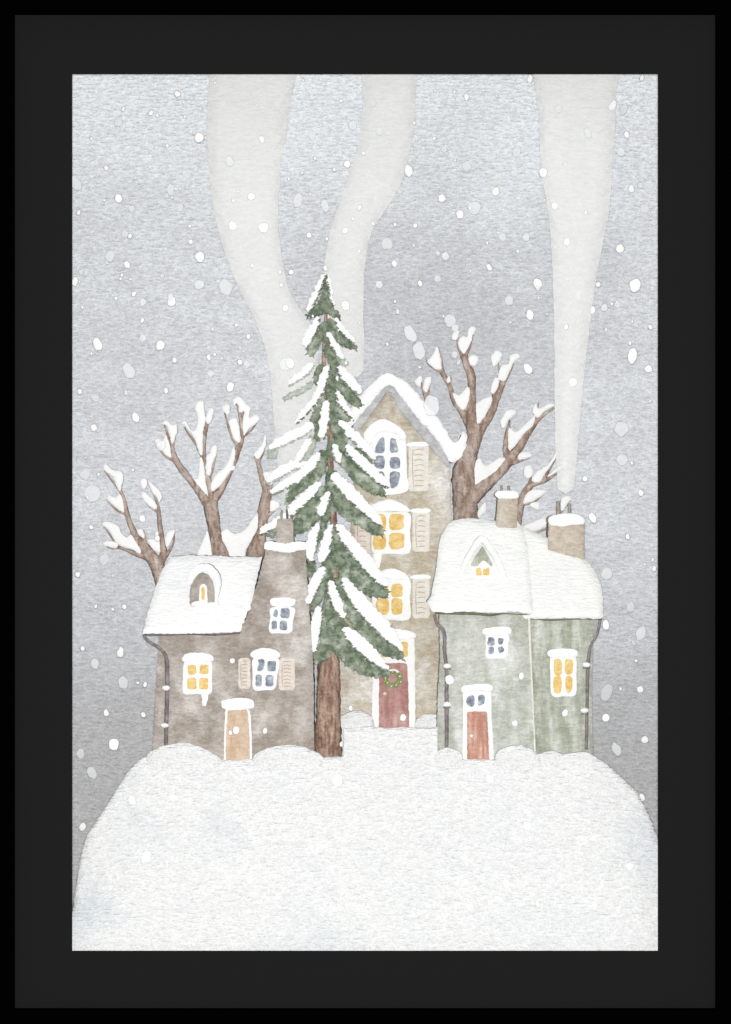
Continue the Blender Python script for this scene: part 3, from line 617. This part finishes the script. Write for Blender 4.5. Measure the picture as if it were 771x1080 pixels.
bare_tree(P(495, 640, 245), 'large bare tree between the tall tan house and the sage green roof', 246,
  [w([(108, 800, 140), (105, 600, 130), (95, 430, 124), (92, 330, 120), (118, 240, 88), (148, 150, 76), (152, 80, 80)])],
  [[u([(410, 700, 90), (398, 590, 72), (402, 440, 48), (396, 330, 56), (370, 270, 48), (348, 205, 46)]), u([(345, 215, 30), (318, 160, 16), (310, 110, 11), (314, 70, 7)]), u([(355, 215, 34), (382, 165, 20), (400, 110, 12), (410, 60, 8)])],
   [u([(400, 660, 70), (340, 560, 44), (290, 490, 36), (266, 410, 30), (240, 355, 30), (212, 305, 32), (208, 230, 18), (188, 155, 10)]), u([(215, 310, 22), (165, 288, 13), (130, 262, 12), (113, 220, 7)]), u([(264, 400, 16), (270, 340, 8)])],
   [u([(420, 720, 90), (465, 650, 64), (515, 570, 58), (562, 450, 52), (598, 370, 36), (640, 305, 18), (664, 255, 7)]), u([(588, 370, 20), (572, 310, 11), (565, 238, 7)]), u([(540, 470, 18), (520, 430, 7)])],
   [u([(122, 560, 20), (118, 495, 22), (112, 450, 34), (90, 400, 14), (84, 360, 8)]), u([(118, 460, 24), (134, 410, 13), (138, 355, 8)])],
   [w([(110, 470, 100), (190, 400, 76), (260, 340, 58), (325, 265, 56), (375, 195, 46), (432, 105, 36), (482, 48, 22), (552, 0, 9)]), w([(460, 75, 24), (462, 30, 13), (472, -25, 7)]), w([(322, 290, 46), (305, 200, 30), (315, 130, 26), (326, 62, 9)]), w([(340, 280, 26), (380, 268, 16), (426, 254, 7)])],
   [w([(350, 720, 40), (372, 560, 36), (388, 470, 42), (430, 395, 34), (500, 372, 22), (558, 340, 11), (616, 290, 6)]), w([(498, 372, 18), (530, 305, 15), (560, 255, 9), (578, 215, 4)]), w([(425, 392, 16), (436, 332, 8)]), w([(390, 492, 14), (450, 480, 9), (505, 430, 9)])],
   [w([(420, 665, 12), (460, 638, 11), (530, 606, 11), (600, 580, 8)]), w([(560, 570, 8), (598, 520, 8), (638, 463, 6)])]],
  [w(s) for s in ([(-6, 165), (40, 200), (75, 130), (108, 138), (102, 220), (60, 278), (-6, 256)], [(145, 388), (143, 300), (170, 258), (205, 292), (280, 253), (312, 270), (270, 322), (165, 398)], [(320, 208), (322, 105), (360, 122), (430, 60), (458, 35), (442, 92), (400, 132), (345, 204)],
   [(278, 72), (308, 18), (345, 8), (358, 25), (322, 60), (295, 108)], [(365, 238), (395, 225), (430, 230), (432, 250), (375, 264)], [(400, 305), (430, 293), (446, 330), (420, 362), (400, 345)], [(438, 372), (460, 328), (520, 290), (562, 225), (574, 232), (548, 275), (502, 342), (480, 378)],
   [(515, 350), (560, 312), (612, 285), (600, 305), (540, 342)], [(405, 445), (440, 418), (508, 422), (480, 455), (400, 488)], [(428, 490), (475, 480), (472, 518), (440, 508)], [(388, 607), (440, 580), (490, 563), (525, 570), (522, 597), (460, 625), (400, 628)], [(583, 505), (590, 460), (620, 448), (640, 460), (626, 482), (595, 525)],
   [(440, 20), (458, -20), (475, 5), (530, -22), (553, -12), (500, 20), (470, 50)], [(165, 520), (200, 480), (205, 520), (180, 550), (165, 560)])] +
  [u(s) for s in ([(273, 92), (300, 48), (322, 55), (315, 90), (300, 112), (280, 107)], [(378, 50), (400, 23), (427, 40), (410, 80), (403, 110), (370, 190), (340, 197), (318, 160), (318, 110), (350, 85), (372, 92)], [(378, 230), (405, 203), (435, 213), (442, 240), (420, 272), (393, 266)],
   [(123, 240), (160, 200), (182, 153), (202, 200), (210, 287), (180, 294), (133, 262)], [(46, 372), (70, 338), (90, 345), (80, 402), (58, 397)], [(98, 390), (110, 348), (147, 343), (137, 400), (115, 442), (98, 420)], [(243, 360), (262, 338), (268, 370), (252, 377)],
   [(283, 440), (320, 457), (350, 430), (375, 403), (394, 430), (387, 480), (350, 547), (308, 512)], [(523, 210), (560, 173), (590, 200), (572, 245), (535, 277), (523, 240)], [(563, 342), (588, 270), (630, 262), (640, 210), (690, 193), (702, 215), (667, 245), (640, 300), (610, 362), (585, 364)],
   [(518, 422), (543, 348), (572, 360), (562, 410), (535, 447)], [(418, 642), (418, 520), (430, 505), (512, 463), (530, 490), (480, 590), (430, 650)])])

# ------------------------------------------------------------------ the fir
F = empty('fir_tree', P(346, 798, 118), 'tall snow laden green fir with a straight brown trunk in the middle of the village', 'fir tree')
bm = bmesh.new(); tube(bm, [(345, 822, 33), (345.5, 800, 31), (346, 780, 28), (346.5, 740, 25.5), (347, 700, 23), (349, 676, 12), (350, 640, 8), (354, 600, 7), (352, 550, 7), (349, 500, 6), (348, 455, 6), (342, 390, 5), (343.5, 335, 4), (343.5, 300, 3)], 120, seg=16, jit=.05)
link('trunk', bm, 'firbark', F)
def bough(green, snow, d, gm='fir', needles=True):
    """one drooping bough: ragged needle mass with the snow lying along its upper side"""
    bm = bmesh.new()
    green = [(x, y, q * 1.12) for x, y, q in green]
    pillow(bm, ribbon(green, 1.1, random.random() * 50), d, 8, r=3, step=1.3, jit=.9, jf=.55, smooth=False)
    if needles:
        for i in range(len(green) - 1):
            x0, y0, w0 = green[i]; x1, y1, w1 = green[i + 1]
            n = int(math.hypot(x1 - x0, y1 - y0) / 1.5)
            for k in range(n):
                t = random.random(); x = x0 + (x1 - x0) * t; y = y0 + (y1 - y0) * t; ww = w0 + (w1 - w0) * t
                s = random.choice((-1, 1, 1)); ang = math.atan2(y1 - y0, x1 - x0)
                nx, ny = -math.sin(ang), math.cos(ang)
                if ny < 0: nx, ny = -nx, -ny
                px, py = x + nx * ww * .38 * s, y + ny * ww * .38 * s
                L = random.uniform(2, 4.2)
                a2 = ang + (random.uniform(.2, .8) if ny * s * math.cos(ang) > 0 else -random.uniform(.2, .8))
                tube(bm, [(px, py, 1.8), (px + L * math.cos(a2) * .6, py + L * math.sin(a2) * .6, 1.4), (px + L * math.cos(a2), py + L * math.sin(a2), .5)], d + 2 + random.uniform(-2, 3), seg=5)
        for s in (snow or []):
            for i in range(len(s) - 1):
                x0, y0, w0 = s[i]; x1, y1, w1 = s[i + 1]; ang = math.atan2(y1 - y0, x1 - x0)
                for k in range(int(math.hypot(x1 - x0, y1 - y0) / 1.6)):
                    t = random.random(); ww = (w0 + (w1 - w0) * t) * .8
                    nx, ny = -math.sin(ang), math.cos(ang)
                    if ny < 0: nx, ny = -nx, -ny
                    px, py = x0 + (x1 - x0) * t + nx * ww * .62, y0 + (y1 - y0) * t + ny * ww * .62
                    L = random.uniform(1.5, 3.4); a2 = ang + random.uniform(-.5, .5)
                    tube(bm, [(px, py, 2.2), (px + L * math.cos(a2) * .6 - nx, py + L * math.sin(a2) * .6 - ny, 1.5), (px + L * math.cos(a2) - nx * 1.6, py + L * math.sin(a2) - ny * 1.6, .5)], d - 5.5, seg=5)
    b = link('bough', bm, gm, F)
    if snow:
        bm = bmesh.new()
        for s in snow: pillow(bm, ribbon([(x, y, q * .84) for x, y, q in s], 1.0, random.random() * 50), d - 5, 10, r=4, step=1.5, jit=.8, jf=.5)
        link('snow', bm, 'snow', b)
    return b
for seg in ([(344, 342, 6), (347, 356, 10), (348, 372, 8)], [(345, 390, 8), (349, 412, 9), (349, 432, 10), (348, 448, 7)], [(350, 462, 8), (351, 474, 12), (349, 483, 9)],
            [(348, 494, 9), (351, 512, 13), (352, 530, 13), (352, 541, 8)], [(353, 556, 8), (353, 574, 12), (352, 597, 12)], [(352, 611, 10), (350, 634, 15), (349, 655, 20), (347, 676, 18)]):
    bough(seg, None, 110)
# leader, then boughs from the top down (right side and left side)
bough([(343.5, 292, 2.5), (343.5, 300, 5.5), (344, 310, 6.5), (343, 322, 12), (345, 330, 9)], [[(343.5, 289, 5), (338, 297, 7), (334, 308, 7.5), (329, 318, 8), (325, 328, 6)], [(345, 289, 4), (348, 300, 5), (349, 313, 4), (352, 322, 3)]], 104)
bough([(344, 320, 9), (350, 328, 8), (355, 333, 6), (359, 338, 2)], None, 108)
bough([(342, 321, 8), (336, 327, 8), (330, 331, 8), (324, 334, 3)], None, 107)
bough([(346, 336, 10), (350, 346, 10), (357, 356, 11), (365, 361, 9), (372, 365, 6), (376, 367, 3)], [[(354, 335, 4), (359, 345, 8), (366, 353, 8), (374, 361, 5)]], 106)
bough([(341, 340, 7), (338, 351, 8), (333, 362, 9), (328, 370, 8), (327, 376, 4)], [[(335, 334, 7), (331, 345, 11), (325, 356, 12), (321, 366, 8)]], 105)
bough([(345, 362, 14), (349, 372, 13), (352, 382, 12), (353, 392, 10), (350, 405, 8), (349, 420, 7)], [[(345, 350, 7), (351, 361, 9), (357, 371, 8), (361, 379, 6)], [(356, 397, 6), (357, 402, 6)]], 104)
bough([(355, 376, 5), (361, 381, 6), (367, 385, 3)], None, 103, 'firlight')
bough([(340, 384, 7), (336, 394, 8), (333, 407, 4)], [[(346, 386, 8), (342, 397, 10), (338, 410, 11), (330, 424, 9), (318, 438, 8), (312, 446, 4)]], 103)
bough([(330, 404, 4), (318, 412, 5), (306, 418, 4), (298, 421, 2)], [[(330, 383, 8), (322, 392, 10), (312, 399, 9), (304, 406, 5)]], 106, 'firlight')
bough([(350, 398, 8), (358, 403, 11), (366, 413, 12), (374, 422, 10), (382, 429, 4)], [[(357, 386, 8), (364, 396, 12), (373, 406, 12), (381, 414, 8)]], 102)
bough([(349, 418, 8), (351, 430, 10), (359, 437, 9), (370, 444, 3)], [[(355, 413, 7), (361, 425, 9), (369, 436, 7), (374, 443, 3)]], 101)
bough([(341, 420, 6), (337, 432, 11), (332, 443, 9), (335, 455, 5), (334, 466, 4)], [[(345, 422, 9), (343, 438, 12), (341, 452, 12), (338, 462, 8)]], 100)
bough([(352, 440, 7), (355, 452, 10), (360, 464, 12), (359, 475, 8), (363, 485, 5)], [[(357, 444, 6), (367, 453, 11), (379, 465, 12), (390, 477, 10), (396, 485, 4)]], 99)
bough([(375, 472, 4), (381, 478, 6), (387, 485, 6), (393, 491, 4)], None, 97)
bough([(331, 460, 7), (328, 468, 10), (323, 478, 9), (320, 486, 5)], [[(330, 447, 10), (318, 455, 13), (303, 462, 13), (290, 469, 11), (283, 473, 5)], [(328, 462, 8), (320, 475, 10), (313, 486, 9)]], 101, 'firlight')
bough([(292, 475, 6), (287, 479, 8), (282, 481, 4)], None, 103, 'firlight')
bough([(342, 474, 8), (338, 490, 13), (329, 502, 15), (318, 511, 13), (309, 519, 9), (304, 530, 3)], [[(337, 478, 10), (328, 490, 13), (315, 502, 13), (300, 511, 12), (285, 520, 7)], [(352, 468, 8), (355, 478, 10), (358, 488, 6)]], 98)
bough([(310, 518, 7), (305, 525, 7), (302, 533, 2)], [[(322, 488, 9), (306, 492, 12), (292, 500, 12), (281, 508, 6)]], 103, 'firlight')
bough([(352, 478, 10), (364, 487, 11), (376, 497, 16), (388, 509, 17), (398, 516, 11), (406, 521, 3)], [[(365, 470, 8), (374, 480, 12), (388, 493, 13), (402, 506, 12), (410, 513, 5)]], 96)
bough([(347, 505, 6), (353, 512, 13), (360, 528, 17), (372, 538, 20), (385, 548, 17), (396, 557, 13), (405, 564, 4)], [[(350, 500, 10), (358, 508, 14), (371, 521, 16), (385, 535, 14), (398, 548, 11), (403, 553, 4)]], 94)
bough([(341, 512, 6), (339, 522, 10), (332, 536, 19), (322, 548, 20), (313, 557, 12), (309, 563, 3)], [[(338, 509, 8), (328, 519, 12), (316, 530, 13), (305, 541, 9)], [(347, 518, 8), (342, 530, 12), (338, 544, 10)]], 95)
bough([(308, 545, 5), (296, 555, 8), (287, 561, 9), (281, 565, 4)], [[(316, 534, 9), (304, 543, 11), (290, 552, 11), (279, 559, 9), (274, 563, 4)]], 97)
bough([(346, 540, 7), (341, 553, 7), (338, 563, 6), (336, 572, 3)], [[(336, 553, 8), (330, 567, 13), (327, 582, 14), (329, 592, 8)], [(349, 553, 8), (345, 570, 12), (341, 584, 13), (338, 593, 8)]], 93)
bough([(330, 590, 4), (328, 598, 10), (326, 608, 6)], None, 91)
bough([(340, 588, 8), (346, 592, 10), (349, 602, 9)], None, 92)
bough([(354, 563, 6), (359, 578, 12), (365, 594, 20), (376, 608, 24), (389, 618, 20), (400, 624, 13), (411, 627, 3)], [[(355, 553, 8), (363, 564, 13), (376, 580, 16), (390, 597, 16), (402, 612, 11), (408, 618, 4)]], 90)
bough([(350, 588, 10), (345, 602, 14), (338, 616, 16), (332, 630, 14), (328, 645, 8)], [[(342, 598, 9), (336, 608, 13), (330, 620, 13), (327, 632, 8)]], 89)
bough([(356, 608, 7), (359, 624, 8), (366, 642, 12), (374, 652, 12), (384, 664, 16), (396, 674, 17), (408, 683, 16), (418, 690, 9), (426, 694, 3)], [[(361, 610, 7), (368, 620, 14), (382, 637, 19), (397, 654, 19), (410, 668, 16), (420, 680, 9), (424, 687, 4)]], 86)
bough([(349, 630, 12), (351, 645, 20), (347, 660, 30), (344, 675, 26), (338, 690, 16), (333, 700, 6)], [[(348, 612, 8), (351, 625, 12), (357, 640, 12), (363, 652, 6)], [(337, 640, 9), (334, 655, 13), (332, 672, 12), (331, 688, 7)]], 88)
bough([(350, 650, 14), (356, 665, 22), (365, 681, 25), (376, 693, 25), (388, 702, 21), (397, 707, 15), (406, 710, 8), (411, 710, 3)], [[(362, 662, 7), (369, 669, 14), (382, 681, 17), (395, 693, 15), (405, 702, 9), (410, 706, 4)]], 84)

# ------------------------------------------------------------------ smoke
def smoke(pts, d, label, name='smoke_plume'):
    o = shape(name, pts, d, 26, 'smoke', at=P(pts[0][0], pts[0][1], d), r=14, step=5, jit=.5, grid=10, jf=.06, lens=True)
    o['label'] = label; o['category'] = 'smoke'; o['group'] = 'smoke rising from the chimneys'
smoke([(310, 552), (300, 550), (297, 520), (292, 480), (288, 430), (283, 385), (271, 342), (250, 300), (233, 252), (222, 200), (218, 130), (221, 80), (222, 40), (318, 40), (311, 85), (304, 125), (297, 170), (293, 230), (297, 270), (305, 305), (318, 328), (332, 350), (336, 385), (334, 440), (326, 500), (316, 545)], 136,
      'leftmost broad pale smoke plume rising above the brown cottage chimney')
smoke([(343, 394), (340, 340), (341, 288), (347, 250), (361, 205), (377, 155), (383, 110), (385, 40), (441, 40), (439, 90), (436, 140), (424, 190), (405, 224), (392, 246), (385, 285), (383, 335), (383, 392), (364, 396)], 140,
      'middle pale smoke plume curving up behind the fir top')
smoke([(597, 521), (589, 516), (587, 500), (586, 470), (585, 400), (584, 330), (580, 240), (571, 180), (568, 120), (567, 40), (652, 40), (650, 100), (646, 180), (642, 225), (634, 265), (625, 320), (618, 380), (612, 440), (607, 500), (604, 516)], 88,
      'rightmost straight pale smoke plume rising above the right hand chimney')

# ------------------------------------------------------------------ falling snowflakes
flakes = [(187,99,3.3),(130,115,2.4),(159,119,3),(210,145,5),(112,177,3),(125,209,4.3),(83,224,2.6),(137,249,2.6),(245,238,4.8),(201,255,2.4),(276,147,3.4),(265,207,3.8),(278,240,5.5),(211,271,5),
 (307,287,3),(266,280,2.4),(366,173,3.4),(431,180,5.4),(379,219,3),(364,243,3.2),(438,238,2.6),(326,248,3),(416,278,3.2),(443,299,3),(343,283,2.6),(559,83,3.8),(492,102,3.4),(646,111,4.8),(677,82,3),(661,142,3.2),(458,146,2),
 (573,182,4.6),(466,209,4),(523,202,4.2),(485,226,4.4),(585,217,3.6),(666,199,3.6),(598,255,3.6),(654,262,4.4),(516,282,3.4),(546,265,1.8),(567,299,5),(670,301,6.8),(559,332,4.8),(625,327,3.6),(667,375,7),(557,389,5),(684,389,4.2),
 (134,279,3.6),(79,297,4.2),(141,310,2.8),(181,318,4.8),(103,363,6),(150,338,2.6),(184,380,2.8),(220,377,3),(84,413,3),(143,440,4.6),(243,408,4.6),(175,412,2.8),(253,382,3),(169,364,5),(301,325,3.4),(262,355,2.6),(99,451,3.6),(306,383,5),
 (364,322,5),(120,785,6),(87,872,4),(139,844,4.4),(182,842,3.6),(154,904,6),(356,823,6.5),(263,928,4.6),(517,822,4.8),(556,871,4.6),(626,884,3.2),(534,932,4.6),(567,954,3),(627,955,4),(664,914,4),(680,780,3.8),(677,841,3.6),
 (625,546,4.6),(639,659,4.4),(639,757,4),(675,727,3.4),(151,754,2.8),(82,606,3),(153,722,2.6),(326,632,4.6),(243,773,2.4),(249,770,3.8),(279.5,771,3),(245,697,3),(543,763,3.2),(550,713,3.2),(596,752,3.4),(474,717,5),(425,757,3.4),(150,547,3.6),
 (166,568,3),(127,688,4.6),(87,684,2.6),(597,345,3),(604,403,4.6),(631,300,3),(617,505,3),(686,345,2.8),(112,752,3.2),(131,640,2.6),(370,747,2.6),(96,556,2.6),(360,785,2.4),(690,600,3),(662,566,2.8),(676,520,3.2)]
softs = [(125,129,4.5),(159,155,3.4),(80,193,7),(180,200,5),(190,219,4),(242,170,5),(238,303,8),(314,211,6.5),(343,217,5.5),(329,143,4.5),(372,132,5),(400,138,4.5),(408,257,6),(393,108,4),(658,115,5),(589,115,4),(545,160,5),(492,175,5),
 (500,219,7),(530,250,4.5),(680,220,5),(537,317,5),(475,338,6.5),(116,270,5.5),(136,391,7.5),(97,520,9),(90,500,6),(433,352,8),(442,370,8),(655,452,8),(656,485,6),(640,605,6),(676,668,6.5),(640,730,8),(85,795,5),(97,815,6),(263,928,4),
 (210,300,5),(470,270,4),(620,140,5),(430,420,7),(455,428,10),(300,132,4),(170,470,5),(110,590,6),(130,720,6),(665,640,5),(650,790,6),(100,700,5),(222,394,3.5),(301,384,7),(655,160,4.5),(687,142,4.5),(400,300,4),(555,250,4)]
r2 = random.Random(21)
for _ in range(170):
    q = (r2.uniform(80, 690), r2.uniform(82, 770), r2.uniform(0.9, 2.0))
    if not (150 < q[0] < 645 and q[1] > 400): flakes.append(q)
for _ in range(55):
    q = (r2.uniform(80, 690), r2.uniform(82, 760), r2.uniform(2.2, 4.2))
    if not (150 < q[0] < 645 and q[1] > 400): softs.append(q)
def add_flake(x, y, r, mat):
    e = r2.uniform(.72, 1.0); on_ground = y > 800
    d = r2.uniform(14, 40) if on_ground else (r2.uniform(40, 54) if (150 < x < 640 and y > 420) else r2.uniform(25, 150))
    if on_ground:
        d = 6
        while d < 120 and ground_y(x, d) > y: d += .5
        d = max(4, d - r * 1.2)
    if mat == 'soft' and not on_ground and not (150 < x < 640 and y > 420): d = r2.uniform(60, 200)
    bm = bmesh.new(); blob(bm, x, y, d, r * e, r / e ** .6, rd=r * .12, rot=r2.uniform(-.5, .5), sub=3 if r > 3 else 2, rough=.13)
    o = link('snowflake', bm, mat, None, P(x, y, d))
    o['category'] = 'snowflake'
    if mat == 'soft':
        o['label'] = 'faint translucent oval snowflake falling softly through the air'; o['group'] = 'faint falling snowflakes'
    elif r > 2.2:
        o['label'] = 'bright white snowflake falling through the air'; o['group'] = 'bright falling snowflakes'
    else:
        o['label'] = 'tiny speck of snow drifting through the air'; o['group'] = 'tiny falling snow specks'
for x, y, r in flakes: add_flake(x, y, r, 'snow')
for x, y, r in softs: add_flake(x, y, r, 'soft')

# ------------------------------------------------------------------ camera, light
cam = bpy.data.cameras.new('camera'); co_ = bpy.data.objects.new('camera', cam); col.objects.link(co_)
co_.location = (0, -D * S, 0); co_.rotation_euler = (math.pi / 2, 0, 0)
cam.sensor_fit = 'VERTICAL'; cam.sensor_height = 36; cam.lens = 36 / (1080.0 / D); cam.clip_end = 100
scene.camera = co_
def lamp(name, loc, target, size, power, color):
    l = bpy.data.lights.new(name, 'AREA'); l.shape = 'DISK'; l.size = size; l.energy = power; l.color = color
    o = bpy.data.objects.new(name, l); col.objects.link(o); o.location = loc
    o.rotation_euler = (Vector(target) - Vector(loc)).to_track_quat('-Z', 'Y').to_euler()
lamp('key_lamp', (0.0, -4.003, 0.004), (0, 0, 0), 0.045, 196, (1.0, 0.995, 0.985))
W = bpy.data.worlds.new('World'); scene.world = W; W.use_nodes = True
# even room light, a little stronger from above than from below
wn = W.node_tree.nodes; wl = W.node_tree.links
tcw = wn.new('ShaderNodeTexCoord'); sx = wn.new('ShaderNodeSeparateXYZ'); mr = wn.new('ShaderNodeMapRange')
wl.new(tcw.outputs['Generated'], sx.inputs[0]); wl.new(sx.outputs[2], mr.inputs['Value'])
mr.inputs['From Min'].default_value = -1; mr.inputs['From Max'].default_value = 1
mr.inputs['To Min'].default_value = 0.10; mr.inputs['To Max'].default_value = 0.66
wl.new(mr.outputs[0], wn['Background'].inputs[1]); wn['Background'].inputs[0].default_value = (0.97, 0.985, 1.0, 1)
scene.view_settings.view_transform = 'Standard'; scene.view_settings.look = 'None'
scene.view_settings.exposure = 0; scene.view_settings.gamma = 1
